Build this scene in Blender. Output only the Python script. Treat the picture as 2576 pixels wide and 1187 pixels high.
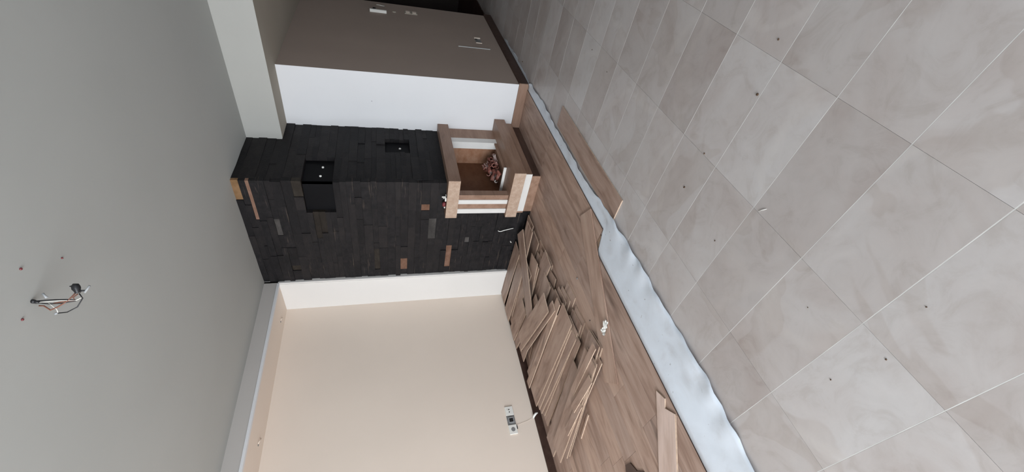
import bpy, bmesh, math, random
from mathutils import Matrix, Vector
R = math.radians
D = bpy.data
scene = bpy.context.scene
C = scene.collection
for o in list(D.objects):
    D.objects.remove(o)

# ------------------------------------------------------------------ camera
cam = D.cameras.new('camera')
cam.sensor_fit = 'HORIZONTAL'
cam.sensor_width = 36.0
cam.lens = 14.568
cam.clip_start = 0.02
camo = D.objects.new('camera', cam)
C.objects.link(camo)
right = Vector((0.71246725, 0.70118559, -0.02700347))
down = Vector((0.18470679, -0.22452619, -0.95680269))
fwd = Vector((-0.67695925, 0.67670286, -0.28948129))
M = Matrix((down, right, -fwd)).transposed().to_4x4()      # the phone was held on its side
M.translation = (0, 0, 1.5)
camo.matrix_world = M
scene.camera = camo

# ------------------------------------------------------------------ world, light, exposure
w = D.worlds.new('world')
scene.world = w
w.use_nodes = True
w.node_tree.nodes['Background'].inputs[0].default_value = (0.62, 0.74, 0.90, 1)
w.node_tree.nodes['Background'].inputs[1].default_value = 1.0


def area(name, loc, rot, sx, sy, power, col):
    l = D.lights.new(name, 'AREA')
    l.shape = 'RECTANGLE'
    l.size, l.size_y, l.energy, l.color = sx, sy, power, col
    o = D.objects.new(name, l)
    C.objects.link(o)
    o.location = loc
    o.rotation_euler = rot
    return o


# big window daylight behind the camera, then an added fill lamp at right
area('window_daylight', (-0.9, -3.95, 1.25), (R(70), 0, 0), 5.0, 2.0, 430, (0.90, 0.955, 1.0))
area('right_fill', (3.38, -0.8, 1.2), (R(66), 0, R(90)), 2.4, 1.9, 14, (0.90, 0.955, 1.0))
vs = scene.view_settings
vs.view_transform = 'Standard'
vs.look = 'None'
vs.gamma = 1.0
vs.use_curve_mapping = False
vs.exposure = 0.0

# ------------------------------------------------------------------ node helpers
def new_mat(name, rough=0.6, spec=0.5):
    m = D.materials.new(name)
    m.use_nodes = True
    nt = m.node_tree
    b = nt.nodes['Principled BSDF']
    b.inputs['Roughness'].default_value = rough
    b.inputs['Specular IOR Level'].default_value = spec
    return m, nt, b


def N(nt, t, **k):
    n = nt.nodes.new(t)
    for a, v in k.items():
        setattr(n, a, v)
    return n


def tex(nt, scale=(1, 1, 1), kind='Object', rnd=False):
    tc = N(nt, 'ShaderNodeTexCoord')
    mp = N(nt, 'ShaderNodeMapping')
    mp.inputs['Scale'].default_value = scale
    nt.links.new(tc.outputs[kind], mp.inputs['Vector'])
    if rnd:
        oi = N(nt, 'ShaderNodeObjectInfo')
        mu = N(nt, 'ShaderNodeMath', operation='MULTIPLY')
        mu.inputs[1].default_value = 37.0
        nt.links.new(oi.outputs['Random'], mu.inputs[0])
        cb = N(nt, 'ShaderNodeCombineXYZ')
        for i in range(3):
            nt.links.new(mu.outputs[0], cb.inputs[i])
        nt.links.new(cb.outputs[0], mp.inputs['Location'])
    return mp


def noise(nt, vec, scale, detail=4, rough=0.5, dist=0.0):
    n = N(nt, 'ShaderNodeTexNoise')
    n.inputs['Scale'].default_value = scale
    n.inputs['Detail'].default_value = detail
    n.inputs['Roughness'].default_value = rough
    n.inputs['Distortion'].default_value = dist
    nt.links.new(vec.outputs[0], n.inputs['Vector'])
    return n


def ramp(nt, fac, stops):
    r = N(nt, 'ShaderNodeValToRGB')
    e = r.color_ramp.elements
    while len(e) < len(stops):
        e.new(0.5)
    for i, (p, c) in enumerate(stops):
        e[i].position = p
        e[i].color = (*c, 1) if len(c) == 3 else c
    nt.links.new(fac, r.inputs[0])
    return r


def mixc(nt, fac, a, b, mode='MIX'):
    m = N(nt, 'ShaderNodeMix', data_type='RGBA', blend_type=mode)
    for s, v in ((0, fac), (6, a), (7, b)):
        if isinstance(v, (int, float)):
            m.inputs[s].default_value = v
        elif isinstance(v, tuple):
            m.inputs[s].default_value = (*v, 1)
        else:
            nt.links.new(v, m.inputs[s])
    return m.outputs[2]


def bump(nt, b, h, strength, dist=0.01):
    bp = N(nt, 'ShaderNodeBump')
    bp.inputs['Strength'].default_value = strength
    bp.inputs['Distance'].default_value = dist
    nt.links.new(h, bp.inputs['Height'])
    nt.links.new(bp.outputs[0], b.inputs['Normal'])


def plain(name, col, rough=0.6, var=0.06, scale=3.0, spec=0.4, bumps=0.0):
    m, nt, b = new_mat(name, rough, spec)
    v = tex(nt)
    n = noise(nt, v, scale, 5)
    c0 = tuple(x * (1 - var) for x in col)
    c1 = tuple(min(1, x * (1 + var)) for x in col)
    r = ramp(nt, n.outputs['Fac'], [(0.3, c0), (0.7, c1)])
    nt.links.new(r.outputs[0], b.inputs['Base Color'])
    if bumps:
        n2 = noise(nt, v, 180, 2)
        bump(nt, b, n2.outputs['Fac'], bumps, 0.002)
    return m


def wood(name, dark, mid, light, rough=0.42, knots=True, rnd=True):
    """grain runs along the piece's own X axis"""
    m, nt, b = new_mat(name, rough, 0.28)
    v = tex(nt, (2.2, 11, 11), rnd=rnd)
    n1 = noise(nt, v, 1.3, 5, 0.55, 0.5)
    v2 = tex(nt, (4, 70, 70), rnd=rnd)
    n2 = noise(nt, v2, 1.5, 3, 0.6)
    r1 = ramp(nt, n1.outputs['Fac'], [(0.25, dark), (0.5, mid), (0.78, light)])
    r2 = ramp(nt, n2.outputs['Fac'], [(0.3, (0.91, 0.91, 0.91)), (0.7, (1.05, 1.05, 1.05))])
    c = mixc(nt, 1.0, r1.outputs[0], r2.outputs[0], 'MULTIPLY')
    if knots:
        v3 = tex(nt, (2.2, 9, 9), rnd=rnd)
        n3 = noise(nt, v3, 1.1, 2, 0.5, 0.3)
        r3 = ramp(nt, n3.outputs['Fac'], [(0.62, (0, 0, 0)), (0.78, (0.8, 0.8, 0.8))])
        c = mixc(nt, r3.outputs[0], c, tuple(x * 0.5 for x in dark))
    oi = N(nt, 'ShaderNodeObjectInfo')
    r4 = ramp(nt, oi.outputs['Random'], [(0.0, (0.88, 0.88, 0.90)), (1.0, (1.10, 1.08, 1.06))])
    c = mixc(nt, 1.0, c, r4.outputs[0], 'MULTIPLY')
    nt.links.new(c, b.inputs['Base Color'])
    bump(nt, b, n2.outputs['Fac'], 0.08, 0.002)
    return m


MT = {}
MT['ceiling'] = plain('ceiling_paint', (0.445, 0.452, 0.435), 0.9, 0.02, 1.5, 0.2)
MT['beam_grey'] = plain('beam_paint', (0.43, 0.425, 0.40), 0.85, 0.02, 1.5, 0.2)
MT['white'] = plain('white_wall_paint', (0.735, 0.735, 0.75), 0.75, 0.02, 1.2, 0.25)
MT['cream'] = plain('cream_wall_paint', (0.79, 0.685, 0.595), 0.75, 0.02, 1.2, 0.25)
MT['taupe'] = plain('taupe_wall_paint', (0.37, 0.300, 0.260), 0.8, 0.04, 1.5, 0.2)
MT['soffit'] = plain('soffit_paint', (0.42, 0.38, 0.32), 0.85, 0.04, 1.5, 0.2)
MT['gloss_white'] = plain('white_lacquer', (0.77, 0.75, 0.725), 0.4, 0.015, 2, 0.45)
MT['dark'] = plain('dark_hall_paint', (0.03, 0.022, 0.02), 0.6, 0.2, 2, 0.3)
MT['black_panel'] = plain('black_panel', (0.005, 0.005, 0.0062), 0.6, 0.2, 4, 0.12)
MT['edge_white'] = plain('white_board_edge', (0.70, 0.685, 0.66), 0.5, 0.03, 8, 0.35)
MT['plastic_white'] = plain('white_plastic', (0.80, 0.79, 0.75), 0.35, 0.03, 20, 0.5)
MT['plastic_grey'] = plain('grey_mechanism', (0.20, 0.20, 0.20), 0.5, 0.2, 30, 0.5)
MT['plastic_black'] = plain('black_plastic', (0.015, 0.015, 0.017), 0.4, 0.2, 20, 0.5)
MT['red_plastic'] = plain('red_plastic', (0.17, 0.03, 0.035), 0.4, 0.2, 30, 0.5)
MT['copper_wire'] = plain('brown_wire', (0.20, 0.08, 0.05), 0.45, 0.2, 20, 0.5)
MT['pale_wire'] = plain('pale_wire', (0.62, 0.60, 0.55), 0.45, 0.1, 20, 0.5)
MT['steel'] = plain('bare_steel', (0.35, 0.36, 0.37), 0.4, 0.1, 20, 0.5)
MT['crumb'] = plain('brown_crumb', (0.09, 0.055, 0.035), 0.9, 0.4, 60, 0.2)
MT['bluewhite'] = plain('pale_blue_strip', (0.48, 0.50, 0.50), 0.5, 0.03, 10, 0.4)
MT['laminate'] = wood('oak_laminate', (0.250, 0.157, 0.117), (0.400, 0.280, 0.222), (0.49, 0.366, 0.302), 0.45)
MT['pale_laminate'] = wood('pale_laminate', (0.42, 0.31, 0.26), (0.55, 0.43, 0.38), (0.62, 0.50, 0.45), 0.4)
MT['hdf'] = plain('fibreboard_core', (0.50, 0.375, 0.285), 0.8, 0.15, 40, 0.2)
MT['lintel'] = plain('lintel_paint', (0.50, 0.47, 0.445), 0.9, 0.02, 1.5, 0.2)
MT['underside'] = plain('plank_backing', (0.30, 0.21, 0.15), 0.8, 0.1, 20, 0.2)
MT['veneer'] = wood('walnut_veneer', (0.21, 0.128, 0.090), (0.29, 0.182, 0.130), (0.36, 0.24, 0.178), 0.42, False)
MT['dark_veneer'] = wood('dark_walnut_board', (0.045, 0.024, 0.018), (0.066, 0.037, 0.028), (0.088, 0.052, 0.040), 0.45, False)


def chipboard():
    m, nt, b = new_mat('raw_chipboard', 0.9, 0.2)
    v = tex(nt)
    vo = N(nt, 'ShaderNodeTexVoronoi')
    vo.inputs['Scale'].default_value = 170
    nt.links.new(v.outputs[0], vo.inputs['Vector'])
    n = noise(nt, v, 25, 5)
    c = mixc(nt, 0.72, vo.outputs['Distance'], n.outputs['Fac'])
    r = ramp(nt, c, [(0.25, (0.36, 0.245, 0.18)), (0.5, (0.44, 0.32, 0.245)), (0.75, (0.53, 0.41, 0.325))])
    nt.links.new(r.outputs[0], b.inputs['Base Color'])
    bump(nt, b, c, 0.4, 0.003)
    return m


def stone_mat(name, stops, rough=0.55):
    m, nt, b = new_mat(name, rough, 0.16)
    v = tex(nt, (1.0, 1.0, 1.6), rnd=True)
    n = noise(nt, v, 9, 6, 0.65)
    oi = N(nt, 'ShaderNodeObjectInfo')
    f = N(nt, 'ShaderNodeMath', operation='MULTIPLY_ADD')
    f.inputs[1].default_value = 0.35
    nt.links.new(oi.outputs['Random'], f.inputs[0])
    nt.links.new(n.outputs['Fac'], f.inputs[2])
    r = ramp(nt, f.outputs[0], stops)
    nt.links.new(r.outputs[0], b.inputs['Base Color'])
    n2 = noise(nt, v, 40, 5, 0.7)
    bump(nt, b, n2.outputs['Fac'], 0.5, 0.006)
    return m



def worn_slate():
    m, nt, b = new_mat('worn_slate', 0.6, 0.18)
    v = tex(nt, (2.5, 1.0, 38), rnd=True)
    n = noise(nt, v, 1.6, 5, 0.6, 0.4)
    v2 = tex(nt, (9, 9, 9), rnd=True)
    n2 = noise(nt, v2, 2.0, 5, 0.6)
    base = ramp(nt, n2.outputs['Fac'], [(0.35, (0.009, 0.0085, 0.0095)), (0.7, (0.020, 0.018, 0.019))])
    f = ramp(nt, n.outputs['Fac'], [(0.60, (0, 0, 0)), (0.72, (1, 1, 1))])
    c = mixc(nt, f.outputs[0], base.outputs[0], (0.075, 0.058, 0.048))
    nt.links.new(c, b.inputs['Base Color'])
    bump(nt, b, n2.outputs['Fac'], 0.5, 0.006)
    return m


MT['worn_slate'] = worn_slate()
MT['chipboard'] = chipboard()
MT['slate'] = stone_mat('black_slate', [(0.35, (0.0085, 0.0078, 0.0085)), (0.65, (0.0140, 0.0128, 0.0138)), (0.95, (0.023, 0.020, 0.0200))])
MT['dim_stone'] = stone_mat('dim_brown_slate', [(0.35, (0.014, 0.011, 0.009)), (0.65, (0.026, 0.021, 0.017)), (0.95, (0.05, 0.042, 0.034))])
MT['brown_stone'] = stone_mat('bare_brown_stone', [(0.35, (0.07, 0.035, 0.022)), (0.6, (0.16, 0.085, 0.055)), (0.95, (0.25, 0.15, 0.11))], 0.8)
MT['grey_stone'] = stone_mat('worn_grey_stone', [(0.35, (0.035, 0.032, 0.030)), (0.6, (0.06, 0.055, 0.052)), (0.95, (0.11, 0.10, 0.095))], 0.8)
MT['tan_stone'] = stone_mat('bare_tan_stone', [(0.35, (0.10, 0.06, 0.035)), (0.6, (0.20, 0.115, 0.055)), (0.95, (0.30, 0.18, 0.10))], 0.8)
MT['ceramic'] = stone_mat('red_white_ceramic', [(0.42, (0.06, 0.022, 0.018)), (0.58, (0.28, 0.10, 0.075)), (0.72, (0.36, 0.20, 0.17)), (0.88, (0.62, 0.55, 0.52))], 0.7)
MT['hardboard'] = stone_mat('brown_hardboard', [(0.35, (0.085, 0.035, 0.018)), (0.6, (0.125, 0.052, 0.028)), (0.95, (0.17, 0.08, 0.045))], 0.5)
MT['lit_board'] = stone_mat('lit_hardboard', [(0.35, (0.22, 0.10, 0.055)), (0.6, (0.34, 0.17, 0.10)), (0.95, (0.46, 0.28, 0.19))], 0.4)  # same hardboard, with the light on it painted in as orange


def tile_mat():
    m, nt, b = new_mat('beige_limestone', 0.36, 0.45)
    v = tex(nt, (1, 1, 1), 'Object', True)
    n1 = noise(nt, v, 2.2, 6, 0.6, 0.8)
    n2 = noise(nt, v, 7.0, 6, 0.65, 1.5)
    n4 = noise(nt, v, 1.5, 3, 0.5, 1.2)
    r1 = ramp(nt, n1.outputs['Fac'], [(0.3, (0.435, 0.388, 0.372)), (0.5, (0.488, 0.453, 0.443)), (0.7, (0.518, 0.493, 0.488))])
    r2 = ramp(nt, n2.outputs['Fac'], [(0.33, (0.91, 0.895, 0.88)), (0.48, (1, 1, 1)), (0.66, (1.04, 1.04, 1.04))])
    r5 = ramp(nt, n4.outputs['Fac'], [(0.56, (1, 1, 1)), (0.575, (0.925, 0.905, 0.89)), (0.68, (0.97, 0.96, 0.95))])
    c = mixc(nt, 1.0, r1.outputs[0], r2.outputs[0], 'MULTIPLY')
    c = mixc(nt, 1.0, c, r5.outputs[0], 'MULTIPLY')
    # thin pale veins
    wv = N(nt, 'ShaderNodeTexWave', wave_type='BANDS', bands_direction='DIAGONAL')
    wv.inputs['Scale'].default_value = 0.5
    wv.inputs['Distortion'].default_value = 9
    wv.inputs['Detail'].default_value = 4
    wv.inputs['Detail Scale'].default_value = 1.6
    nt.links.new(v.outputs[0], wv.inputs['Vector'])
    r3 = ramp(nt, wv.outputs['Fac'], [(0.0, (0.16, 0.16, 0.16)), (0.035, (0, 0, 0))])
    c = mixc(nt, r3.outputs[0], c, (0.64, 0.60, 0.57))
    oi = N(nt, 'ShaderNodeObjectInfo')
    r4 = ramp(nt, oi.outputs['Random'], [(0.0, (0.87, 0.84, 0.825)), (0.3, (0.96, 0.945, 0.935)), (1.0, (1.06, 1.06, 1.06))])
    c = mixc(nt, 1.0, c, r4.outputs[0], 'MULTIPLY')
    nt.links.new(c, b.inputs['Base Color'])
    rr = ramp(nt, n2.outputs['Fac'], [(0.3, (0.30, 0.30, 0.30)), (0.7, (0.44, 0.44, 0.44))])
    nt.links.new(rr.outputs[0], b.inputs['Roughness'])
    return m


MT['tile'] = tile_mat()
MT['grout'] = plain('white_grout', (0.66, 0.65, 0.63), 0.9, 0.12, 8, 0.2)


def foam_mat():
    m, nt, b = new_mat('white_foam_sheet', 0.55, 0.35)
    v = tex(nt)
    n = noise(nt, v, 5.5, 5, 0.6, 0.8)
    vo = N(nt, 'ShaderNodeTexVoronoi')
    vo.inputs['Scale'].default_value = 7
    nt.links.new(v.outputs[0], vo.inputs['Vector'])
    c = mixc(nt, 0.35, n.outputs['Fac'], vo.outputs['Distance'])
    r = ramp(nt, c, [(0.28, (0.59, 0.62, 0.67)), (0.45, (0.68, 0.73, 0.80)), (0.65, (0.72, 0.78, 0.86))])
    n3 = noise(nt, v, 26, 3, 0.5)
    r3 = ramp(nt, n3.outputs['Fac'], [(0.24, (0.5, 0.47, 0.45)), (0.30, (1, 1, 1))])
    cc = mixc(nt, 1.0, r.outputs[0], r3.outputs[0], 'MULTIPLY')
    nt.links.new(cc, b.inputs['Base Color'])
    bump(nt, b, n.outputs['Fac'], 0.12, 0.008)
    return m


MT['foam'] = foam_mat()

# ------------------------------------------------------------------ mesh helpers
class MB:
    """collects boxes, slabs and tubes in one bmesh"""
    def __init__(self):
        self.b = bmesh.new()

    def box(self, x0, x1, y0, y1, z0, z1, mi=0):
        vs_ = [self.b.verts.new(p) for p in ((x0, y0, z0), (x1, y0, z0), (x1, y1, z0), (x0, y1, z0),
                                             (x0, y0, z1), (x1, y0, z1), (x1, y1, z1), (x0, y1, z1))]
        fs = []
        for q in ((3, 2, 1, 0), (4, 5, 6, 7), (0, 1, 5, 4), (1, 2, 6, 5), (2, 3, 7, 6), (3, 0, 4, 7)):
            f = self.b.faces.new([vs_[i] for i in q])
            f.material_index = mi
            fs.append(f)
        return fs

    def slab(self, pts, z0, z1, mi=(0, 0, 0)):
        """outline (counter-clockwise) between two heights; mi = top, side, bottom material"""
        lo = [self.b.verts.new((p[0], p[1], z0)) for p in pts]
        hi = [self.b.verts.new((p[0], p[1], z1)) for p in pts]
        self.b.faces.new(hi).material_index = mi[0]
        self.b.faces.new(lo[::-1]).material_index = mi[2]
        n = len(pts)
        for i in range(n):
            self.b.faces.new((lo[i], lo[(i + 1) % n], hi[(i + 1) % n], hi[i])).material_index = mi[1]

    def tube(self, pts, r, seg=8, cap=True, mi=0, radii=None):
        pts = [Vector(p) for p in pts]
        rings = []
        for i, p in enumerate(pts):
            a = pts[max(i - 1, 0)]
            c = pts[min(i + 1, len(pts) - 1)]
            t = (c - a).normalized()
            u = t.orthogonal().normalized() if i == 0 else (u - t * u.dot(t)).normalized()
            v = t.cross(u)
            rr = radii[i] if radii else r
            rings.append([self.b.verts.new(p + (u * math.cos(k * 2 * math.pi / seg) + v * math.sin(k * 2 * math.pi / seg)) * rr)
                          for k in range(seg)])
        for a, c in zip(rings, rings[1:]):
            for k in range(seg):
                f = self.b.faces.new((a[k], a[(k + 1) % seg], c[(k + 1) % seg], c[k]))
                f.smooth = True
                f.material_index = mi
        if cap:
            self.b.faces.new(rings[0][::-1]).material_index = mi
            self.b.faces.new(rings[-1]).material_index = mi

    def mesh(self, name, mats, bevel=0.0):
        if bevel:
            bmesh.ops.bevel(self.b, geom=self.b.edges[:], offset=bevel, segments=1, affect='EDGES', clamp_overlap=True)
        bmesh.ops.recalc_face_normals(self.b, faces=self.b.faces[:])
        me = D.meshes.new(name)
        self.b.to_mesh(me)
        self.b.free()
        for m in (mats if isinstance(mats, (list, tuple)) else [mats]):
            me.materials.append(MT[m])
        return me

    def build(self, name, mats, parent=None, loc=(0, 0, 0), rot=(0, 0, 0), bevel=0.0):
        return link(name, self.mesh(name, mats, bevel), parent, loc, rot)


def link(name, me, parent=None, loc=(0, 0, 0), rot=(0, 0, 0)):
    o = D.objects.new(name, me)
    C.objects.link(o)
    o.location = loc
    o.rotation_euler = rot
    if parent:
        o.parent = parent
    return o


def tag(o, label, cat, group=None):
    o['label'] = label
    o['category'] = cat
    if group:
        o['group'] = group
    return o


def empty(name, label, cat, loc=(0, 0, 0), rot=(0, 0, 0), group=None):
    o = link(name, None, None, loc, rot)
    o.empty_display_size = 0.1
    return tag(o, label, cat, group)


def struct(o):
    o['kind'] = 'structure'
    return o


def box(name, x0, x1, y0, y1, z0, z1, mat, parent=None, bevel=0.0):
    """box with its origin at the middle of its base"""
    cx, cy = (x0 + x1) / 2, (y0 + y1) / 2
    m = MB()
    m.box(x0 - cx, x1 - cx, y0 - cy, y1 - cy, 0, z1 - z0)
    pl = parent.location if parent else Vector((0, 0, 0))
    return m.build(name, mat, parent, Vector((cx, cy, z0)) - pl, bevel=bevel)


# ------------------------------------------------------------------ measured planes of the room (metres)
H = 2.731        # ceiling
HS = 2.426       # underside of beam and hall ceiling
XA = -3.741      # main left wall, around the alcove
XR = -4.210      # back of the alcove
YC = 3.158       # chimney side face
XB = -2.424      # chimney front face
YB = 3.828       # beam face
YE = 4.104       # white return wall
XT = -1.826      # taupe hall wall
YO = 3.143       # alcove end reveal
ZR = 2.598       # alcove soffit
YEND = 6.25      # end of taupe wall
FL = 0.008       # laminate thickness
BB = 0.105       # skirting height

# ------------------------------------------------------------------ setting
m = MB(); m.box(-4.6, 3.6, -4.3, 9.2, -0.2, -0.0115)
floor = struct(m.build('floor', 'grout'))
# tiles laid in a plain grid, 500 x 293 mm; white grout along the long joints, tight short joints
random.seed(4)
TX, TY = 0.5, 0.2927
tb = {}
gr = MB()
for j in range(-5, 24):
    gr.box(-1.95, 2.08 if j <= 14 else 0.08, 0.1715 + TY * j - 0.0012, 0.1715 + TY * j + 0.0012, -0.0115, -0.0001)
gro = gr.build('grout', 'grout', floor)
gro['kind'] = 'stuff'
for i in range(-3, 6):
    for j in range(-5, 24):
        x0 = -0.920 + TX * i
        y0 = 0.1715 + TY * j
        if i >= 2 and j > 14:
            continue
        x0c = max(x0, -1.95)
        w_ = x0 + TX - x0c
        if w_ < 0.05:
            continue
        key = round(w_, 3)
        if key not in tb:
            t = MB()
            g = 0.0003
            t.box(-w_ / 2 + g, w_ / 2 - g, -TY / 2 + 0.0013, TY / 2 - 0.0013, -0.0115, 0.0)
            tb[key] = t.mesh('floor_tile', 'tile', bevel=0.0004)
        link('floor_tile', tb[key], floor, (x0c + w_ / 2, y0 + TY / 2, random.uniform(-0.0003, 0)))

# laminate floor still lying in the left half of the room
m = MB(); m.box(-4.6, -1.93, -4.1, 4.2, -0.0115, 0.0012)
lam = struct(m.build('floor_laminate', 'underside'))
lamc = {}


def lam_mesh(L, W):
    k = (round(L, 3), round(W, 3))
    if k not in lamc:
        t = MB()
        t.box(-L / 2, L / 2, -W / 2, W / 2, 0, FL - 0.0012, 0)
        me = t.mesh('plank', ['laminate', 'dark_veneer'], bevel=0.0006)
        for p in me.polygons:
            if abs(p.normal.z) < 0.5:
                p.material_index = 1
        lamc[k] = me
    return lamc[k]


random.seed(11)
PW = 0.1925
rows = [(-1.870, 1.912)] + [(-2.058 - PW * k, -4.05) for k in range(12)]
for k, (xr_, ys) in enumerate(rows):
    wv = 0.188 if k == 0 else PW
    xl_ = max(xr_ - wv, -4.215)
    if xr_ - xl_ < 0.03:
        continue
    y = ys
    first = random.uniform(0.5, 1.28) if k else 1.28
    while y < YE - 0.01:
        L = min(first, YE + 0.03 - y)
        first = 1.28
        if L > 0.02:
            link('plank', lam_mesh(L - 0.001, xr_ - xl_ - 0.0008), lam, ((xr_ + xl_) / 2, y + L / 2, 0.0012), (0, 0, R(90)))
        y += L

# ceiling, beam and walls
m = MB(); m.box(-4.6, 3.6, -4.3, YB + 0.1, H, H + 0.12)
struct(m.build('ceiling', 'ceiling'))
m = MB(); m.box(XB - 0.3, 3.6, YB, YE, HS, H + 0.05, 0)
beam = struct(m.build('trim_1', ['beam_grey', 'soffit']))
for p in beam.data.polygons:
    if p.normal.z < -0.5:
        p.material_index = 1
m = MB(); m.box(-4.6, 3.6, YE, 9.2, HS, HS + 0.1)
struct(m.build('ceiling_hall', 'soffit'))

m = MB(); m.box(XR - 0.15, XR, -4.3, 3.4, 0, H)
struct(m.build('wall_left', 'cream'))
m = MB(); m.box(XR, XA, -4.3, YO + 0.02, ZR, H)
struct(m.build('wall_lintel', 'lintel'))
m = MB(); m.box(XR, XA, YO, 3.6, 0, H)
struct(m.build('wall_reveal', 'gloss_white'))
m = MB(); m.box(XB - 0.1, XT - 0.004, YE, YE + 0.11, 0, HS + 0.02)
m.box(XT - 0.004, XT, YE, YE + 0.004, BB, HS)                      # bright corner bead
struct(m.build('wall_return', 'white'))
m = MB(); m.box(XT - 0.12, XT, YE + 0.004, YEND, 0, HS + 0.02)
struct(m.build('wall_hall', 'taupe'))
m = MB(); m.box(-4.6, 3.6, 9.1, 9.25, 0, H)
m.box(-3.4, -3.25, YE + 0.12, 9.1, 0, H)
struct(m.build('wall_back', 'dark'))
m = MB(); m.box(-4.6, -1.93, YE + 0.12, 9.1, -0.0115, 0.004)
struct(m.build('floor_hall', 'dark_veneer'))
# wall behind the camera, with the window opening that lights the room
m = MB()
m.box(-4.6, -3.5, -4.3, -4.1, 0, H); m.box(1.7, 3.6, -4.3, -4.1, 0, H)
m.box(-3.5, 1.7, -4.3, -4.1, 2.3, H); m.box(-3.5, 1.7, -4.3, -4.1, 0, 0.2)
struct(m.build('wall_rear', 'white'))
m = MB()
m.box(3.5, 3.65, -4.3, -1.75, 0, H); m.box(3.5, 3.65, 0.55, 9.2, 0, H)
m.box(3.5, 3.65, -1.75, 0.55, 2.25, H); m.box(3.5, 3.65, -1.75, 0.55, 0, 0.15)
struct(m.build('wall_right', 'white'))

# white trim round the alcove: two beads and a step
m = MB()
for (a, b_, d) in ((-0.012, 0.004, 0.010), (-0.040, -0.020, 0.008)):
    m.box(XA + a, XA + b_, YO - d, YO + 0.01, 0, ZR + 0.004)
m.box(XA - 0.118, XA - 0.040, YO - 0.004, YO + 0.01, 0, ZR)
struct(m.build('trim_2', 'gloss_white', bevel=0.0015))
m = MB()
m.box(XA - 0.012, XA + 0.006, -4.1, YO - 0.010, ZR - 0.010, ZR + 0.012)
m.box(XA - 0.045, XA - 0.022, -4.1, YO - 0.008, ZR - 0.006, ZR + 0.002)
struct(m.build('trim_3', 'white', bevel=0.0015))
m = MB(); m.box(XR, XA - 0.012, -4.1, YO, ZR - 0.002, ZR + 0.03)
struct(m.build('trim_4', 'cream'))

# skirting boards
m = MB(); m.box(XR, XR + 0.014, -4.1, YO, FL, 0.088)
struct(m.build('baseboard_left', 'dark_veneer', bevel=0.002))
m = MB(); m.box(-2.33, XT + 0.016, YE - 0.016, YE, 0.001, BB)
struct(m.build('baseboard_return', 'veneer', bevel=0.002))
m = MB(); m.box(XT, XT + 0.016, YE, YEND, 0.001, BB)
m.box(XT - 0.12, XT + 0.016, YEND, YEND + 0.016, 0.001, BB)
struct(m.build('baseboard_hall', 'dark_veneer', bevel=0.002))

# ------------------------------------------------------------------ chimney: core and slate strips
m = MB(); m.box(XA, -2.480, 3.215, YE, 0.9375, H)
struct(m.build('wall_chimney', 'black_panel'))
m = MB(); m.box(XA, -2.840, 3.215, YE, 0, 0.9375)
struct(m.build('wall_chimney_foot', 'black_panel'))

random.seed(7)


def strip(parent, face, a0, a1, z0, z1, dep, mat):
    """one ledger stone; face 'side' looks to -Y, 'front' looks to +X"""
    t = MB()
    L, h, g = a1 - a0, z1 - z0, 0.0004
    hw = L / 2 - g
    j = [random.uniform(-0.004, 0.004) for _ in range(4)]
    if face == 'side':
        pts = [(-hw, 0), (hw, 0), (hw, dep + j[0]), (0, dep + j[1]), (-hw, dep + j[2])]
        o = [(p[0], -p[1]) for p in pts][::-1]
        loc = ((a0 + a1) / 2, 3.215, z0 + g)
    else:
        pts = [(0, -hw), (dep + j[0], -hw), (dep + j[1], 0), (dep + j[2], hw), (0, hw)]
        o = pts
        loc = (-2.480, (a0 + a1) / 2, z0 + g)
    t.slab(o, 0, h - 2 * g)
    return t.build('stone_strip', mat, parent, loc)


wall_side = struct(link('wall_chimney_side', None))
wall_front = struct(link('wall_chimney_front', None))
# patches where the dark paint is missing: face, along, height, material
PATCH_S = [(-2.66, -2.41, 2.70, 'tan_stone'), (-2.93, -2.41, 2.612, 'brown_stone'), (-3.07, -2.86, 2.455, 'grey_stone'),
           (-3.63, -3.28, 0.865, 'brown_stone'), (-3.64, -3.46, 1.29, 'brown_stone'), (-2.77, -2.69, 1.13, 'brown_stone'),
           (-3.17, -2.88, 1.05, 'grey_stone'), (-3.05, -2.80, 2.05, 'dim_stone'), (-3.16, -2.80, 2.12, 'dim_stone'),
           (-3.24, -3.16, 0.66, 'grey_stone'), (-3.58, -3.50, 2.40, 'dim_stone'), (-3.62, -3.30, 1.62, 'dim_stone'), (-2.60, -2.42, 2.24, 'dim_stone')]


def course(z0, z1, lo=0.045, hi=0.085):
    zs = [z0]
    while z1 - zs[-1] > hi * 1.5:
        zs.append(zs[-1] + random.uniform(lo, hi))
    if z1 - zs[-1] > hi:
        zs.append((zs[-1] + z1) / 2)
    zs.append(z1)
    return list(zip(zs, zs[1:]))


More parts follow.
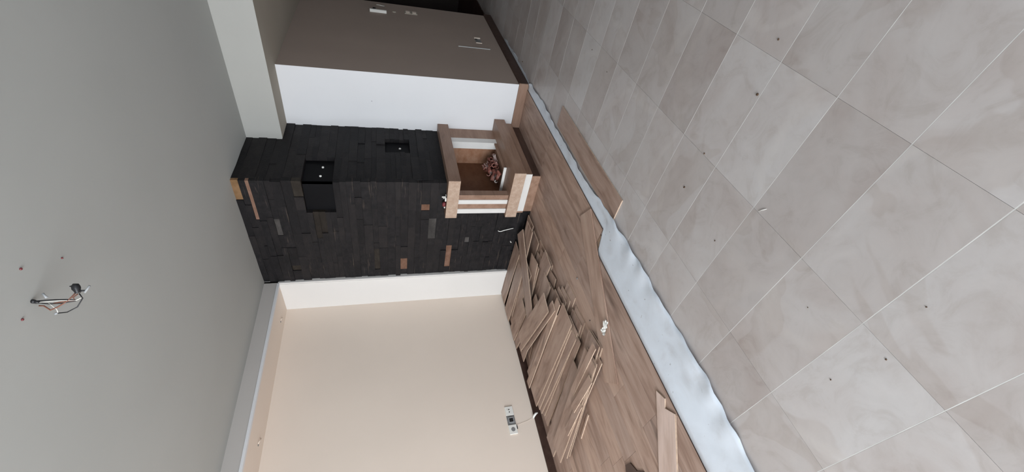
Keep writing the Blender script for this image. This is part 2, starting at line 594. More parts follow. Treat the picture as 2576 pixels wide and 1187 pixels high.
def fill(parent, face, spans, z0, z1, lo=0.22, hi=0.55):
    for s0, s1 in spans:
        x = s0
        while x < s1 - 1e-4:
            n = x + random.uniform(lo, hi)
            if s1 - n < lo * 0.7:
                n = s1
            ca, cz = (x + n) / 2, (z0 + z1) / 2
            mat = 'slate'
            if face == 'side' and (z1 < 0.83 or random.random() < 0.22):
                mat = 'worn_slate'
            if face == 'side':
                for p0, p1, pz, pm in PATCH_S:
                    pa = (p0 + p1) / 2
                    if x <= pa <= n and z0 <= pz <= z1:
                        # the bare stone has its own length
                        q0, q1 = max(s0, min(p0, n)), min(s1, p1)
                        if q0 - x > 0.03:
                            strip(parent, face, x, q0, z0, z1, random.uniform(0.050, 0.058), 'slate')
                        else:
                            q0 = x
                        n = max(n, q1)
                        if n - q1 > 0.03:
                            strip(parent, face, q1, n, z0, z1, random.uniform(0.050, 0.058), 'slate')
                        else:
                            q1 = n
                        strip(parent, face, q0, q1, z0, z1, 0.047, pm)
                        mat = None
                        break
            if mat:
                dep = random.uniform(0.050, 0.060)
                e0 = x + (random.uniform(-0.012, 0.006) if face == 'side' and x == s0 and s0 < -3.7 else 0)
                e1 = n + (random.uniform(-0.004, 0.008) if face == 'side' and abs(n + 2.424) < 1e-3 else 0)
                strip(parent, face, e0, e1, z0, z1, dep, mat)
            x = n


SL0 = XA + 0.012
for z0, z1 in course(0.010, 0.815):
    fill(wall_side, 'side', [(SL0, -2.800)], z0, z1)
for z0, z1 in course(0.815, 0.936):
    fill(wall_side, 'side', [(SL0, -2.802)], z0, z1)
for z0, z1 in course(0.936, 1.945):
    fill(wall_side, 'side', [(SL0, XB)], z0, z1)
for z0, z1 in course(1.945, 2.200):
    fill(wall_side, 'side', [(SL0, -2.778)], z0, z1)
for z0, z1 in course(2.200, 2.598) + [(2.598, 2.625), (2.625, 2.676), (2.676, H)]:
    fill(wall_side, 'side', [(SL0, XB)], z0, z1)
F0 = 3.2
for z0, z1 in course(0.936, 1.250):
    fill(wall_front, 'front', [(F0, YE)], z0, z1)
for z0, z1 in course(1.250, 1.491):
    fill(wall_front, 'front', [(F0, 3.656), (3.892, YE)], z0, z1)
for z0, z1 in course(1.491, 1.945):
    fill(wall_front, 'front', [(F0, YE)], z0, z1)
for z0, z1 in course(1.945, 2.200):
    fill(wall_front, 'front', [(3.53, YE)], z0, z1)
for z0, z1 in course(2.200, HS):
    fill(wall_front, 'front', [(F0, YE)], z0, z1)
for z0, z1 in course(HS, H):
    fill(wall_front, 'front', [(F0, YB)], z0, z1)

# black glossy panels left bare in the cut-outs, with white plugs
m = MB()
m.box(-2.776, -2.462, 3.197, 3.2145, 1.947, 2.198)
m.box(-2.4795, -2.462, 3.197, 3.528, 1.947, 2.198)
cp = tag(m.build('corner_panel', 'black_panel'), 'black recessed panel wrapped round the chimney corner with two white plugs', 'panel')
for y, z in ((3.421, 2.045), (3.287, 2.055)):
    t = MB(); t.tube([(0, 0, 0), (0.008, 0, 0), (0.012, 0, 0)], 0.01, 10, radii=[0.011, 0.011, 0.006])
    t.build('plug', 'plastic_white', cp, (-2.462, y, z))
m = MB(); m.box(-2.4795, -2.466, 3.658, 3.890, 1.252, 1.489)
np_ = tag(m.build('niche_panel', 'black_panel'), 'small black recessed panel on the chimney front with one white plug', 'panel')
t = MB(); t.tube([(0, 0, 0), (0.008, 0, 0), (0.012, 0.004, 0)], 0.012, 10, radii=[0.013, 0.013, 0.006])
t.build('plug', 'plastic_white', np_, (-2.466, 3.775, 1.345))

# ------------------------------------------------------------------ fireplace surround
fp = empty('fireplace', 'open corner fireplace with walnut mantel and raw chipboard ends', 'fireplace', (-2.6, 3.6, FL))


def fbox(name, x0, x1, y0, y1, z0, z1, mat, bevel=0.0, label=None, parent=None):
    """box whose grain runs along Y"""
    m = MB()
    cx, cy = (x0 + x1) / 2, (y0 + y1) / 2
    lx, ly = x1 - x0, y1 - y0
    m.box(-ly / 2, ly / 2, -lx / 2, lx / 2, 0, z1 - z0)
    p = parent or fp
    base = p.location if not parent else parent.location + fp.location
    o = m.build(name, mat, p, Vector((cx, cy, z0)) - base, (0, 0, R(90)), bevel=bevel)
    if label:
        o['label'] = label
    return o


fbox('mantel', -2.800, -2.340, 3.080, YE - 0.001, 0.822, 0.936, 'veneer', 0.001)
fbox('mantel_end', -2.798, -2.341, 3.0765, 3.080, 0.823, 0.935, 'chipboard', 0, 'raw chipboard end of mantel')
fbox('hearth', -2.806, -2.245, 3.088, YE - 0.001, 0.194, 0.312, 'veneer', 0.001)
fbox('hearth_end', -2.804, -2.246, 3.0845, 3.088, 0.195, 0.311, 'chipboard', 0, 'raw chipboard end of hearth')
fbox('lower_board', -2.795, -2.292, 3.142, YE - 0.001, 0.106, 0.194, 'veneer', 0.001)
fbox('lower_board_end', -2.770, -2.293, 3.138, 3.142, 0.107, 0.1935, 'edge_white', 0, 'white edged end')
fbox('plinth', -2.800, -2.330, 3.168, YE - 0.017, FL, 0.106, 'dark_veneer', 0.001)
fbox('plinth_end', -2.790, -2.330, 3.160, 3.168, FL, 0.1055, 'veneer', 0.0, 'paler brown end')


def sub(child, par):
    """make a part of the fireplace a sub-part of another part"""
    mb = par.matrix_basis.inverted() @ child.matrix_basis
    child.parent = par
    child.matrix_basis = mb


for nm in ('mantel', 'hearth', 'lower_board', 'plinth'):
    sub(D.objects[nm + '_end'], D.objects[nm])
# right-hand post beside the white wall
fbox('post', -2.470, -2.390, 3.918, YE - 0.001, 0.312, 0.822, 'veneer', 0.001)
fbox('post_edge', -2.470, -2.390, 3.836, 3.918, 0.312, 0.822, 'edge_white', 0.001, 'white edge board')
# left-hand post: boards with white edges and a brown board between
fbox('post', -2.602, -2.545, 3.125, 3.200, 0.312, 0.822, 'veneer', 0.001)
fbox('post_edge', -2.653, -2.602, 3.118, 3.200, 0.312, 0.822, 'edge_white', 0.001, 'white edge board')
fbox('post', -2.720, -2.653, 3.128, 3.200, 0.312, 0.822, 'veneer', 0.001)
fbox('post_edge', -2.776, -2.720, 3.118, 3.200, 0.312, 0.822, 'edge_white', 0.001, 'white edge board')
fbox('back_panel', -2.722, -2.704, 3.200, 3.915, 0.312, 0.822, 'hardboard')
fbox('side_panel', -2.704, -2.470, 3.900, 3.917, 0.312, 0.822, 'lit_board', 0, 'side wall with light painted into its orange-brown')
fbox('fender', -2.405, -2.390, 3.366, 3.835, 0.312, 0.342, 'veneer', 0.001)
fbox('fender_end', -2.700, -2.372, 3.350, 3.364, 0.312, 0.340, 'edge_white', 0.001, 'white fender strip')

# heap of ceramic chips in the fire bed
random.seed(21)


def chip(n):
    t = MB()
    L = random.uniform(0.045, 0.085)
    rr = random.uniform(0.015, 0.026)
    arc = random.uniform(3.6, 5.6)
    th = 0.006
    seg, ring = 9, []
    for sx in (-L / 2, -L / 6, L / 6, L / 2):
        wob = random.uniform(0.85, 1.15)
        ring.append(([t.b.verts.new((sx + random.uniform(-.004, .004), math.cos(arc * k / seg) * rr * wob, math.sin(arc * k / seg) * rr * wob)) for k in range(seg + 1)],
                     [t.b.verts.new((sx, math.cos(arc * k / seg) * (rr * wob - th), math.sin(arc * k / seg) * (rr * wob - th))) for k in range(seg + 1)]))
    for (a, ai), (c, ci) in zip(ring, ring[1:]):
        for k in range(seg):
            t.b.faces.new((a[k], a[k + 1], c[k + 1], c[k])).smooth = True
            t.b.faces.new((ai[k], ci[k], ci[k + 1], ai[k + 1])).smooth = True
        for k in (0, seg):
            t.b.faces.new((a[k], c[k], ci[k], ai[k]))
    for q in (ring[0], ring[-1]):
        for k in range(seg):
            t.b.faces.new((q[0][k], q[1][k], q[1][k + 1], q[0][k + 1]))
    return t.mesh('ceramic_curl', 'ceramic')


chips = [chip(i) for i in range(7)]
n = 0
for lay, (cnt, sx, sy, zz) in enumerate(((13, 0.10, 0.20, 0.346), (9, 0.08, 0.150, 0.386), (5, 0.05, 0.10, 0.424), (2, 0.02, 0.04, 0.458))):
    for k in range(cnt):
        a = 2 * math.pi * (k + 0.5 * lay) / cnt
        rr = math.sqrt((k % 3 + 1) / 3)
        o = link('ceramic_curl', chips[n % 7], None,
                 (-2.560 + sx * rr * math.cos(a), 3.610 + sy * rr * math.sin(a), zz + random.uniform(-0.004, 0.006)),
                 (random.uniform(0, 6.3), random.uniform(-0.5, 0.5), random.uniform(0, 3.1)))
        tag(o, 'small red and white ceramic curl in the heap inside the fireplace', 'ornament', 'ceramic curls in the fireplace')
        n += 1

# ------------------------------------------------------------------ underlay sheet between laminate and tiles
def sheet(name, left, right_, ys, label, seed, lift=0.015, nx=9, th=0.0012):
    random.seed(seed)
    t = MB()
    ph = [random.uniform(0, 6.3) for _ in range(6)]
    rows_ = []
    for y in ys:
        l, r_ = left(y), right_(y)
        r_ += 0.005 * math.sin(9.0 * y + ph[0]) + 0.004 * math.sin(26 * y + ph[1]) + 0.003 * math.sin(49 * y + ph[5])
        row = []
        for k in range(nx + 1):
            f = k / nx
            x = l + (r_ - l) * f
            wv = 0.62 + 0.38 * math.sin(26 * y + 2.0 * math.sin(7 * y + ph[2]) + ph[3])
            z = 0.003 + lift * wv * max(0, (f - 0.45) / 0.55) ** 1.6 + 0.0015 * math.sin(31 * y + 40 * x + ph[4]) * f
            if 1.82 < y < 3.16 and x > -1.775:
                z = max(z, 0.0108)                # lies over the loose plank
            row.append((x, y, z))
        rows_.append(row)
    hi = [[t.b.verts.new(p) for p in r_] for r_ in rows_]
    lo = [[t.b.verts.new((p[0], p[1], p[2] - th)) for p in r_] for r_ in rows_]
    for i in range(len(ys) - 1):
        for k in range(nx):
            t.b.faces.new((hi[i][k], hi[i][k + 1], hi[i + 1][k + 1], hi[i + 1][k])).smooth = True
            t.b.faces.new((lo[i][k], lo[i + 1][k], lo[i + 1][k + 1], lo[i][k + 1])).smooth = True
        for k in (0, nx):
            t.b.faces.new((hi[i][k], hi[i + 1][k], lo[i + 1][k], lo[i][k]))
    for i in (0, len(ys) - 1):
        for k in range(nx):
            t.b.faces.new((hi[i][k], hi[i][k + 1], lo[i][k + 1], lo[i][k]))
    return tag(t.build(name, 'foam'), label, 'underlay')


RB = [(-0.6, -1.735), (.257, -1.733), (.456, -1.713), (.719, -1.704), (1.286, -1.708), (1.825, -1.707), (2.1, -1.74), (2.318, -1.764), (3.147, -1.761), (3.549, -1.748), (4.0, -1.764), (4.085, -1.80)]


def rb(y):
    for (a, xa_), (b_, xb_) in zip(RB, RB[1:]):
        if y <= b_:
            return xa_ + (xb_ - xa_) * (y - a) / (b_ - a)
    return RB[-1][1]


def lb(y):
    if y < 1.86:
        return -2.056
    if y < 1.911:
        return -2.056 + 0.188 * (y - 1.86) / 0.051
    return -1.868


ys = [-0.6 + 0.03 * i for i in range(82)] + [1.86 + 0.017 * i for i in range(4)] + [1.92 + 0.03 * i for i in range(72)] + [4.085]
sheet('underlay_sheet', lb, rb, ys, 'long white foam underlay sheet between the laminate and the tiles', 3)
JAG = [(4.10, -1.790), (4.28, -1.768), (4.62, -1.775), (4.64, -1.760), (4.9, -1.752), (4.93, -1.772), (5.2, -1.765), (5.35, -1.795)]


def jb(y):
    for (a, xa_), (b_, xb_) in zip(JAG, JAG[1:]):
        if y <= b_:
            return xa_ + (xb_ - xa_) * (y - a) / (b_ - a)
    return JAG[-1][1]


sheet('underlay_strip', lambda y: XT + 0.017, jb, [4.11 + 0.03 * i for i in range(42)], 'torn narrow underlay strip along the dark hall skirting', 5, 0.006, 4)

# ------------------------------------------------------------------ loose laminate planks
TH = 0.0078


def plank_mesh(L, W, pts=None):
    t = MB()
    if pts is None:
        pts = [(0, 0), (0, W), (-L, W), (-L, 0)]
    t.slab(pts, 0, TH, (0, 1, 2))
    # tongue along one long side
    if pts and W > 0.15:
        t.box(-L + 0.004, -0.004, -0.006, 0.0, 0.0025, 0.0055, 1)
    return t.mesh('loose_plank', ['laminate', 'hdf', 'underside'])


def plank(x, y, z, ang, L, W, label, tilt=0.0, roll=0.0, pts=None, mats=None):
    """near end's right-hand corner at (x, y), top at z; ang = direction in which it runs away; widens to the far side"""
    me = plank_mesh(L, W, pts)
    for k, q in enumerate(mats or ()):
        me.materials[k] = MT[q]
    # local -X runs away, local +Y is the width
    rz = R(ang + 180)
    o = link('loose_plank', me, None, (x, y, z - TH), (R(roll), R(tilt), rz))
    return tag(o, label, 'plank', 'loose laminate planks')


HEAP = 'heap beside the chimney'
PLANKS = [
    # heap by the chimney: x, y, top z, angle, length, width, label
    (-2.77, 2.36, 0.0165, -175, 1.28, .193, 'bottom'),
    (-2.80, 2.56, 0.0165, -175, 1.28, .193, 'bottom'),
    (-2.86, 2.76, 0.0165, -175, 1.28, .193, 'bottom'),
    (-2.79, 2.21, 0.0255, -166, 1.28, .193, ''),
    (-2.78, 2.45, 0.0345, -164, 1.28, .193, ''),
    (-2.92, 2.70, 0.0345, -178, 1.25, .193, ''),
    (-2.88, 2.48, 0.0520, -171, 1.28, .193, ''),
    (-2.86, 2.08, 0.0520, -168, 1.28, .193, ''),
    (-2.84, 2.72, 0.0600, -178, 1.28, .193, ''),
    (-2.74, 2.33, 0.0690, 176, 1.28, .193, ''),
    (-2.96, 2.49, 0.0860, -172, 1.20, .193, ''),
    (-2.93, 2.53, 0.0950, -166, 1.20, .193, ''),
    (-2.80, 2.93, 0.1010, -176, 1.28, .193, ''),
    (-2.76, 2.80, 0.1100, -174, 1.28, .193, ''),
    (-3.15, 2.56, 0.1090, 178, 1.00, .193, ''),
    (-3.42, 2.235, 0.1090, 173, .76, .193, ''),
    (-3.55, 2.37, 0.1180, 175, .62, .193, ''),
    (-3.22, 2.93, 0.1190, 178, .95, .193, ''),
    (-3.30, 2.72, 0.1190, -179, .88, .193, ''),
    (-2.91, 3.005, 0.1290, -120, .93, .195, ''),
    # middle heap
    (-2.60, 1.85, 0.0165, -174, 1.28, .193, ''),
    (-2.61, 1.61, 0.0165, -170, 1.28, .193, ''),
    (-2.69, 1.885, 0.0340, -171, 1.28, .193, ''),
    (-2.66, 1.625, 0.0340, -168, 1.28, .193, ''),
    (-2.75, 1.92, 0.0510, -173, 1.28, .193, ''),
    (-2.74, 1.60, 0.0510, -174, 1.28, .193, ''),
    (-2.77, 1.53, 0.0430, -173, 1.28, .193, ''),
    (-2.78, 1.575, 0.0610, -177, 1.28, .193, ''),
    (-2.80, 1.93, 0.0690, -174, 1.28, .193, ''),
    (-2.88, 2.19, 0.0790, -178, 1.28, .193, ''),
    (-2.79, 1.665, 0.0790, -175, 1.28, .193, ''),
    (-2.73, 1.68, 0.0980, -177, 1.38, .23, ''),
    (-2.91, 1.90, 0.1000, -178, 1.15, .12, ''),
    (-3.20, 2.16, 0.0970, 176, .75, .193, ''),
    (-2.77, 1.91, 0.1120, -176, 1.36, .085, ''),
    (-2.88, 1.93, 0.1210, 170, 1.00, .10, ''),
    (-2.96, 1.98, 0.1300, 169, .98, .19, ''),
    # front heap
    (-2.50, 1.32, 0.0165, -165, 1.28, .193, ''),
    (-2.575, 1.238, 0.0200, -171, 1.05, .12, ''),
    (-2.50, 1.33, 0.0265, -166, 1.28, .185, ''),
    (-2.93, 1.30, 0.0280, -170, 1.15, .193, ''),
    (-2.60, 1.25, 0.0350, -166, 1.15, .17, ''),
    (-2.62, 1.235, 0.0420, -169, 1.28, .193, ''),
    (-2.501, 1.317, 0.0500, -175, .62, .06, ''),
    (-3.049, 1.129, 0.0510, -174, .45, .07, ''),
    (-2.725, 1.172, 0.0600, -178, .48, .065, ''),
    (-3.11, 1.085, 0.0170, -165, .29, .016, ''),
]


def corners(P):
    x, y, z, a, L, W = P[:6]
    u = (math.cos(R(a)), math.sin(R(a)))
    v = (u[1], -u[0])
    return [(x, y), (x + v[0] * W, y + v[1] * W), (x + v[0] * W + u[0] * L, y + v[1] * W + u[1] * L), (x + u[0] * L, y + u[1] * L)]


def covers(A, B, eps=-0.007):
    """do two plank outlines overlap (separating axes)"""
    for Q in (A, B):
        for i in range(4):
            ex, ey = Q[(i + 1) % 4][0] - Q[i][0], Q[(i + 1) % 4][1] - Q[i][1]
            l = math.hypot(ex, ey)
            n = (-ey / l, ex / l)
            pa = [p[0] * n[0] + p[1] * n[1] for p in A]
            pb = [p[0] * n[0] + p[1] * n[1] for p in B]
            if max(pa) < min(pb) + eps or max(pb) < min(pa) + eps:
                return False
    return True


# each plank rests on the highest plank already under it
ORD = ['lowest', 'second', 'third', 'fourth', 'fifth', 'sixth', 'seventh', 'eighth', 'ninth', 'tenth', 'eleventh', 'twelfth']
HEAPS = (('heap against the black chimney', 0, 20), ('middle heap of planks', 20, 37), ('front heap nearest the socket', 37, len(PLANKS)))
LAB = {}
for nm, a0, a1 in HEAPS:
    order = sorted(range(a0, a1), key=lambda k: PLANKS[k][2])
    half = (len(order) + 1) // 2
    for q, k in enumerate(order):
        if q < half:
            LAB[k] = 'oak laminate plank, %s in the %s' % ('lowest' if q == 0 else ORD[q] + ' from the bottom', nm)
        else:
            t_ = len(order) - 1 - q
            LAB[k] = 'oak laminate plank, %s in the %s' % ('topmost' if t_ == 0 else ORD[t_] + ' from the top', nm)
LAB[19] = 'long oak plank lying slantwise on top of the heap against the black chimney'
LAB[31] = 'widest oak plank, lying flat on top of the middle heap'
LAB[34] = 'narrow oak strip lying beside the widest plank on the middle heap'
LAB[35] = 'narrow oak strip lying askew under the topmost plank of the middle heap'
LAB[36] = 'oak plank lying askew on the very top of the middle heap'
LAB[42] = 'broad pinkish oak plank on top of the front heap nearest the socket'
LAB[45] = 'short narrow offcut lying on top of the front heap of planks'
LAB[46] = 'thin wood sliver on the laminate beside the front heap of planks'
done = [(corners((-1.872, 2.140, 0, -120.3, 1.265, .185)), FL + TH + 0.0003)]
for i in sorted(range(len(PLANKS)), key=lambda k: PLANKS[k][2]):
    P = PLANKS[i]
    c = corners(P)
    z = FL + TH + 0.0003
    for q, qz in done:
        if covers(c, q):
            z = max(z, qz + TH + 0.0012)
    done.append((c, z))
    plank(P[0], P[1], z, P[3], P[4], P[5], LAB.get(i, 'loose oak laminate plank in the heap by the left wall'))

plank(-1.872, 2.140, 0.0162, -120.3, 1.265, .185, 'single loose oak plank lying flat across the laminate floor', mats=('laminate', 'laminate', 'underside'))
plank(-1.735, 1.850, 0.0083, 90, 1.28, .185, 'single oak plank lying on the tiles beside the white underlay')
plank(-2.067, 0.651, 0.0165, -134.5, 1.0, .16, 'split pale oak plank with a knot and stepped end by the underlay', pts=[(0, 0), (0.0, .085), (0.055, .085), (0.075, .16), (-1, .16), (-1, 0)], mats=('pale_laminate', 'hdf', 'underside'))

# ------------------------------------------------------------------ socket strip on the alcove wall
sk = empty('wall_socket', 'row of three white sockets low on the alcove wall, middle cover missing', 'socket', (XR, 1.548, 0.293))
for k, y in enumerate((0.094, 0.0, -0.094)):
    m = MB()
    if k != 1:
        m.box(0.0, 0.011, y - 0.0455, y + 0.0455, 0.0, 0.083)
        o = m.build('socket_plate', 'plastic_white', sk, bevel=0.002)
        t = MB()
        if k == 0:
            for dy in (-0.013, 0.013):
                t.tube([(0.0105, y + dy, 0.043), (0.0118, y + dy, 0.043)], 0.006, 10)
            t.build('pin_hole', 'plastic_black', sk)
            t = MB(); t.box(0.011, 0.014, y - 0.010, y + 0.012, 0.050, 0.062)
            t.build('tab', 'plastic_white', sk, bevel=0.001)
        else:
            t.tube([(0.0105, y, 0.041), (0.0118, y, 0.041)], 0.021, 20)
            t.build('round_hole', 'plastic_grey', sk)
    else:
        m.box(0.0, 0.006, y - 0.046, y + 0.046, 0.0, 0.083)
        o = m.build('back_box', 'plastic_grey', sk)
        t = MB()
        t.box(0.006, 0.014, y - 0.026, y + 0.026, 0.014, 0.020); t.box(0.006, 0.014, y - 0.026, y + 0.026, 0.062, 0.068)
        t.box(0.006, 0.014, y - 0.026, y - 0.020, 0.020, 0.062); t.box(0.006, 0.014, y + 0.020, y + 0.026, 0.020, 0.062)
        t.build('mechanism', 'steel', sk, bevel=0.001)
        t = MB(); t.box(0.006, 0.010, y - 0.020, y + 0.020, 0.020, 0.062)
        t.build('mechanism_core', 'plastic_black', sk)
m = MB(); m.box(0.004, 0.012, -0.094 - 0.002, -0.094 + 0.030, -0.008, 0.0)
m.build('clip', 'plastic_black', sk)

cd = empty('cable', 'thin pale cable hanging from the socket to a white plug on the skirting', 'cable', (-4.17, 1.55, 0.09))
m = MB(); m.tube([(-0.036, -0.058, 0.203), (-0.037, -0.05, 0.150), (-0.037, -0.035, 0.075), (-0.030, -0.022, 0.020), (-0.012, -0.012, 0.010)], 0.0012, 6)
m.build('cord', 'cream', cd)
m = MB(); m.tube([(-0.022, -0.022, 0.010), (-0.005, -0.012, 0.008), (0.012, 0.004, -0.012), (0.018, 0.010, -0.035)], 0.01, 10, radii=[0.009, 0.012, 0.012, 0.007])
m.build('plug', 'plastic_white', cd)

# ------------------------------------------------------------------ alcove soffit: two loose downlight connectors
for y, lb_ in ((2.90, 'small clip and hole in the alcove soffit nearest the chimney'), (1.65, 'small clip and hole in the alcove soffit farther from the chimney')):
    o = empty('downlight_hole', lb_, 'light fitting', (-4.06, y, ZR - 0.002), group='soffit light holes')
    m = MB(); m.tube([(0, -0.02, 0), (0, -0.02, -0.002)], 0.014, 12)
    m.build('hole', 'plastic_grey', o)
    m = MB(); m.tube([(-0.018, 0.040, 0.0), (-0.010, 0.034, -0.012), (0.012, 0.010, -0.014), (0.022, -0.006, -0.008), (0.01, -0.018, -0.002)], 0.004, 8)
    m.build('clip', 'cream', o)

# ------------------------------------------------------------------ ceiling point with bare wires
cw = empty('ceiling_wires', 'bare lamp wires with a black holder hanging from the ceiling', 'light fitting', (-1.5, 1.235, H))


def wire(name, pts, r, mat, radii=None, seg=8):
    m = MB(); m.tube(pts, r, seg, radii=radii)
    return m.build(name, mat, cw)


wire('hook', [(0, 0, 0), (0, 0, -0.006), (0.001, 0.001, -0.012)], 0.006, 'plastic_black', [0.0075, 0.0075, 0.003])
wire('terminal', [(-0.002, -0.002, 0.0), (-0.002, -0.002, -0.012), (-0.004, -0.004, -0.022)], 0.006, 'plastic_black', [0.004, 0.0065, 0.004])
wire('black_wire', [(0.0, 0.0, -0.008), (0.001, 0.001, -0.035), (0.001, 0.001, -0.067), (0, 0, -0.10), (-0.003, -0.003, -0.126)], 0.0022, 'plastic_black')
wire('white_wire', [(-0.004, -0.004, -0.020), (-0.002, -0.002, -0.05), (-0.002, -0.002, -0.08), (-0.004, -0.004, -0.125), (0.003, 0.003, -0.143)], 0.0022, 'pale_wire')
wire('black_wire', [(-0.005, -0.005, -0.022), (-0.009, -0.009, -0.050), (-0.009, -0.009, -0.085), (-0.005, -0.005, -0.126)], 0.0020, 'plastic_black')
wire('brown_wire', [(-0.012, -0.012, -0.020), (-0.013, -0.013, -0.033), (-0.025, -0.025, -0.052), (-0.018, -0.018, -0.073), (-0.004, -0.004, -0.102), (0.016, 0.016, -0.126)], 0.0025, 'copper_wire')
wire('brown_wire', [(0.013, 0.013, -0.132), (0.004, 0.004, -0.118), (-0.004, -0.004, -0.124), (-0.004, -0.004, -0.098), (-0.008, -0.008, -0.062)], 0.0022, 'copper_wire')
wire('black_wire', [(0.014, 0.014, -0.136), (0.001, 0.001, -0.146), (-0.021, -0.021, -0.130), (-0.033, -0.033, -0.100), (-0.034, -0.034, -0.073)], 0.0020, 'plastic_black')
wire('white_wire', [(-0.004, -0.004, -0.045), (-0.015, -0.015, -0.058), (-0.024, -0.024, -0.070), (-0.033, -0.033, -0.073)], 0.0018, 'pale_wire')
wire('connector', [(-0.033, -0.033, -0.072), (-0.036, -0.036, -0.064)], 0.004, 'steel')
wire('connector', [(0.019, 0.019, -0.031), (0.013, 0.013, -0.037), (0.007, 0.007, -0.043)], 0.004, 'steel', [0.004, 0.0035, 0.005])
wire('lamp_holder', [(0.040, 0.040, -0.127), (0.034, 0.034, -0.126), (0.027, 0.027, -0.128), (0.020, 0.020, -0.131), (0.015, 0.015, -0.132)], 0.01, 'plastic_black', [0.008, 0.0125, 0.013, 0.009, 0.0085], 12)
wire('holder_tip', [(0.033, 0.033, -0.122), (0.034, 0.034, -0.108)], 0.004, 'plastic_black', [0.0075, 0.001])
wire('spike', [(0.020, 0.020, -0.132), (0.021, 0.021, -0.154)], 0.003, 'plastic_black', [0.005, 0.0025])
wire('bracket', [(0.015, 0.015, -0.152), (0.033, 0.033, -0.168)], 0.0038, 'steel')
for (x, y), lb_ in (((-1.383, 1.288), 'red wall plug in the ceiling on the chimney side of the wires'), ((-1.509, 1.163), 'red wall plug in the ceiling on the window side of the wires'),
                    ((-1.499, 1.446), 'faint red plug in the ceiling farthest from the wires')):
    m = MB(); m.tube([(0, 0, 0.0), (0, 0, -0.003), (0, 0, -0.005)], 0.004, 10, radii=[0.0045, 0.0045, 0.003] if x != -1.499 else [0.0035, 0.0035, 0.002])
    tag(m.build('wall_plug', 'red_plastic', None, (x, y, H)), lb_, 'plug', 'ceiling plugs')

# ------------------------------------------------------------------ fittings on the taupe hall wall
it = empty('intercom', 'pale wall intercom frame high on the taupe hall wall', 'intercom', (XT, 5.905, 1.425))
m = MB(); m.box(0, 0.018, -0.045, 0.075, 0.0, 0.20)
m.build('body', 'taupe', it, bevel=0.002)
m = MB(); m.box(0.0, 0.034, -0.075, -0.045, 0.0, 0.20)
m.build('cover', 'plastic_white', it, bevel=0.002)
m = MB(); m.box(0.018, 0.021, 0.0, 0.05, 0.13, 0.165)
m.build('slot', 'plastic_black', it)
m = MB(); m.tube([(0.004, 0.20, 0.02), (0.010, 0.18, 0.05), (0.006, 0.21, 0.09), (0.004, 0.22, 0.12)], 0.006, 6)
m.build('loose_wire', 'pale_wire', it)
kb = tag(MB().build('dimmer_knob', 'taupe') if False else (lambda t: (t.tube([(0, 0, 0), (0.006, 0, 0), (0.010, 0, 0)], 0.02, 16, radii=[0.024, 0.024, 0.016]), t.build('dimmer_knob', 'soffit', None, (XT, 5.93, 1.33)))[1])(MB()),
         'small round knob on the hall wall between intercom and switches', 'switch')
sw = empty('light_switch', 'double light switch on the taupe hall wall under the round knob', 'switch', (XT, 5.97, 1.04))
for z in (0.0, 0.082):
    m = MB(); m.box(0, 0.010, -0.055, 0.045, z, z + 0.078)
    m.build('switch_plate', 'soffit', sw, bevel=0.002)
    m = MB(); m.box(0.010, 0.016, -0.035, 0.025, z + 0.015, z + 0.063)
    m.build('rocker', 'cream', sw, bevel=0.002)
ob = empty('outlet_box', 'open outlet box low on the taupe hall wall', 'socket', (XT, 5.25, 0.318))
m = MB()
m.box(0, 0.012, 0.060, 0.085, 0.0, 0.075)
m.build('frame_side', 'cream', ob, bevel=0.001)
m = MB(); m.box(0, 0.008, -0.085, -0.075, 0.0, 0.075)
m.build('frame_side', 'cream', ob, bevel=0.001)
m = MB(); m.box(0, 0.003, -0.075, 0.060, 0.004, 0.071)
m.build('box_back', 'plastic_grey', ob)
m = MB(); m.box(0.003, 0.0045, 0.015, 0.058, 0.040, 0.071)
m.build('hole', 'plastic_black', ob)
m = MB(); m.box(0, 0.008, -0.004, 0.003, 0.0, 0.385)
tag(m.build('wall_strip', 'bluewhite', None, (XT, 5.0, 0.248), bevel=0.001), 'narrow pale grey vertical strip low on the taupe hall wall', 'strip')

# ------------------------------------------------------------------ bits on the mantel and chimney
m = MB()
m.box(-0.030, 0.030, -0.006, 0.006, 0.0, 0.014); m.box(0.012, 0.030, -0.006, 0.030, 0.0, 0.010)
m.box(0.014, 0.026, 0.000, 0.006, 0.010, 0.045); m.box(0.000, 0.006, 0.0, 0.006, 0.012, 0.034)
tag(m.build('plastic_clip', 'plastic_white', None, (-2.575, 3.108, 0.9365), bevel=0.001), 'white plastic clip lying on the mantel edge against the black stone', 'clip')
rp = empty('plastic_plug', 'dark red plug with a white tip lying on the mantel edge', 'plug', (-2.655, 3.116, 0.9365))
m = MB(); m.tube([(-0.024, 0, 0.014), (-0.010, 0, 0.018), (0.012, 0, 0.018), (0.028, 0, 0.012)], 0.012, 10, radii=[0.008, 0.017, 0.017, 0.010])
m.build('body', 'red_plastic', rp)
m = MB(); m.tube([(-0.046, 0, 0.008), (-0.036, 0, 0.009), (-0.024, 0, 0.012)], 0.006, 8, radii=[0.005, 0.008, 0.006])
m.build('tip', 'plastic_white', rp)
m = MB()
m.tube([(-3.062, 3.150, 0.332), (-3.067, 3.143, 0.318), (-3.066, 3.140, 0.300), (-3.045, 3.136, 0.262), (-3.032, 3.134, 0.225), (-3.024, 3.136, 0.192), (-3.026, 3.144, 0.166), (-3.030, 3.152, 0.160)], 0.0042, 8)
tag(m.build('white_wire', 'plastic_white'), 'short bent white wire sticking out of the black stone above the planks', 'wire')
m = MB(); m.tube([(0, 0.006, 0), (0, -0.004, 0.0), (0.0, -0.022, -0.004)], 0.007, 8, radii=[0.006, 0.008, 0.005])
tag(m.build('wire_end', 'pale_wire', None, (-3.235, 3.150, 0.155)), 'small grey wire end in the black stone just above the planks', 'wire')
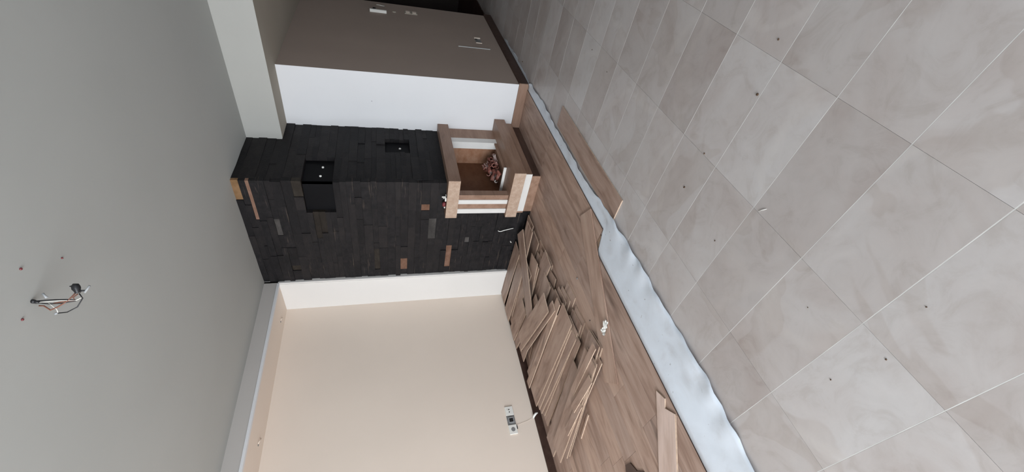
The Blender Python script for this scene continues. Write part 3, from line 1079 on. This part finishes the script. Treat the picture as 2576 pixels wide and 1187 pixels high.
m = MB(); m.tube([(0, 0.002, 0), (0, -0.010, -0.002)], 0.003, 8)
tag(m.build('nail', 'steel', None, (-2.123, YE, 1.608)), 'single small nail in the white return wall', 'nail')

# ------------------------------------------------------------------ litter on the floor
random.seed(5)
t = MB()
nx_, ny_ = 12, 5
gv = []
for i in range(nx_ + 1):
    row = []
    for k in range(ny_ + 1):
        row.append((0.118 * (i / nx_ - 0.5) + random.uniform(-.004, .004),
                    0.060 * (k / ny_ - 0.5) * (0.75 + 0.35 * math.sin(i * 0.9)) + random.uniform(-.003, .003),
                    0.004 + 0.012 * random.random() + 0.008 * math.sin(k * 2.1 + i * 0.8) ** 2))
    gv.append(row)
hi = [[t.b.verts.new(p) for p in r_] for r_ in gv]
lo = [[t.b.verts.new((p[0], p[1], max(0.0, p[2] - 0.0015))) for p in r_] for r_ in gv]
for i in range(nx_):
    for k in range(ny_):
        t.b.faces.new((hi[i][k], hi[i + 1][k], hi[i + 1][k + 1], hi[i][k + 1]))
        t.b.faces.new((lo[i][k], lo[i][k + 1], lo[i + 1][k + 1], lo[i + 1][k]))
tag(t.build('plastic_scrap', 'plastic_white', None, (-2.345, 1.395, 0.0165), (0, 0, R(16))), 'crumpled white plastic scrap lying on the laminate near the planks', 'scrap')


def crumb(x, y, z, r, label, mat='crumb', seed=0, group='crumbs on the floor'):
    random.seed(seed)
    b = bmesh.new()
    bmesh.ops.create_icosphere(b, subdivisions=1, radius=r)
    for v in b.verts:
        v.co *= random.uniform(0.75, 1.2)
        v.co.z = max(-r * 0.35, v.co.z * 0.6)
    me = D.meshes.new('crumb')
    b.to_mesh(me); b.free()
    me.materials.append(MT[mat])
    tag(link('crumb', me, None, (x, y, z + r * 0.35)), label, 'crumb', group)


for i, (x, y, r, lb_) in enumerate((
        (-0.562, 1.356, 0.0068, 'largest brown crumb on the beige tiles'),
        (-0.912, 1.445, 0.0050, 'brown crumb on the tiles beside the largest one, nearer the underlay'),
        (-1.121, 1.445, 0.0062, 'brown crumb on the tiles nearest the plank on the tiles'),
        (-0.360, 1.413, 0.0048, 'brown crumb on the tiles farthest from the underlay'),
        (-1.176, 1.106, 0.0040, 'dark crumb on the tiles beside the wide part of the underlay'),
        (-0.946, 0.347, 0.0032, 'dark crumb in the middle of a pale tile in the near corner'),
        (-1.154, 0.385, 0.0030, 'dark crumb on the near tiles towards the underlay'),
        (-1.035, 0.613, 0.0026, 'tiny dark crumb near the tile with the pale vein'),
        (-0.742, 0.401, 0.0026, 'tiny dark crumb on the nearest greyish tiles'),
        (-1.018, 2.606, 0.0040, 'small brown crumb on the far tiles'),
        (-0.989, 2.921, 0.0045, 'brown crumb on the far tiles towards the hall'),
        (-1.716, 4.449, 0.0080, 'dark crumb beside the narrow underlay strip in the hall'))):
    crumb(x, y, 0.0, r, lb_, seed=i)
crumb(-2.456, 1.941, FL, 0.010, 'dark grey crumb on the laminate beside the heap of planks', 'plastic_grey', 31)
crumb(-2.529, 1.579, FL, 0.006, 'tiny black crumb on the laminate at the foot of the middle heap', 'plastic_black', 32)
m = MB(); m.tube([(-0.018, 0.012, 0.0015), (0.0, 0.001, 0.002), (0.017, -0.012, 0.0015)], 0.0012, 5, radii=[0.0006, 0.0015, 0.0008])
tag(m.build('splinter', 'plastic_white', None, (-0.898, 1.008, 0)), 'thin white splinter on the beige tiles', 'splinter')
t = MB()  # thin dark slab of irregular outline, lying flat
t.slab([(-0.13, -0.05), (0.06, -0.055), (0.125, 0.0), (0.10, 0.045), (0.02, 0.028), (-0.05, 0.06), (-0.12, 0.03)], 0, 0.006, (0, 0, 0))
tag(t.build('dark_patch', 'dark_veneer', None, (-2.74, 0.545, FL + 0.0002), (0, 0, R(-30))), 'dark brown irregular flat patch on the laminate at the near edge', 'fragment')
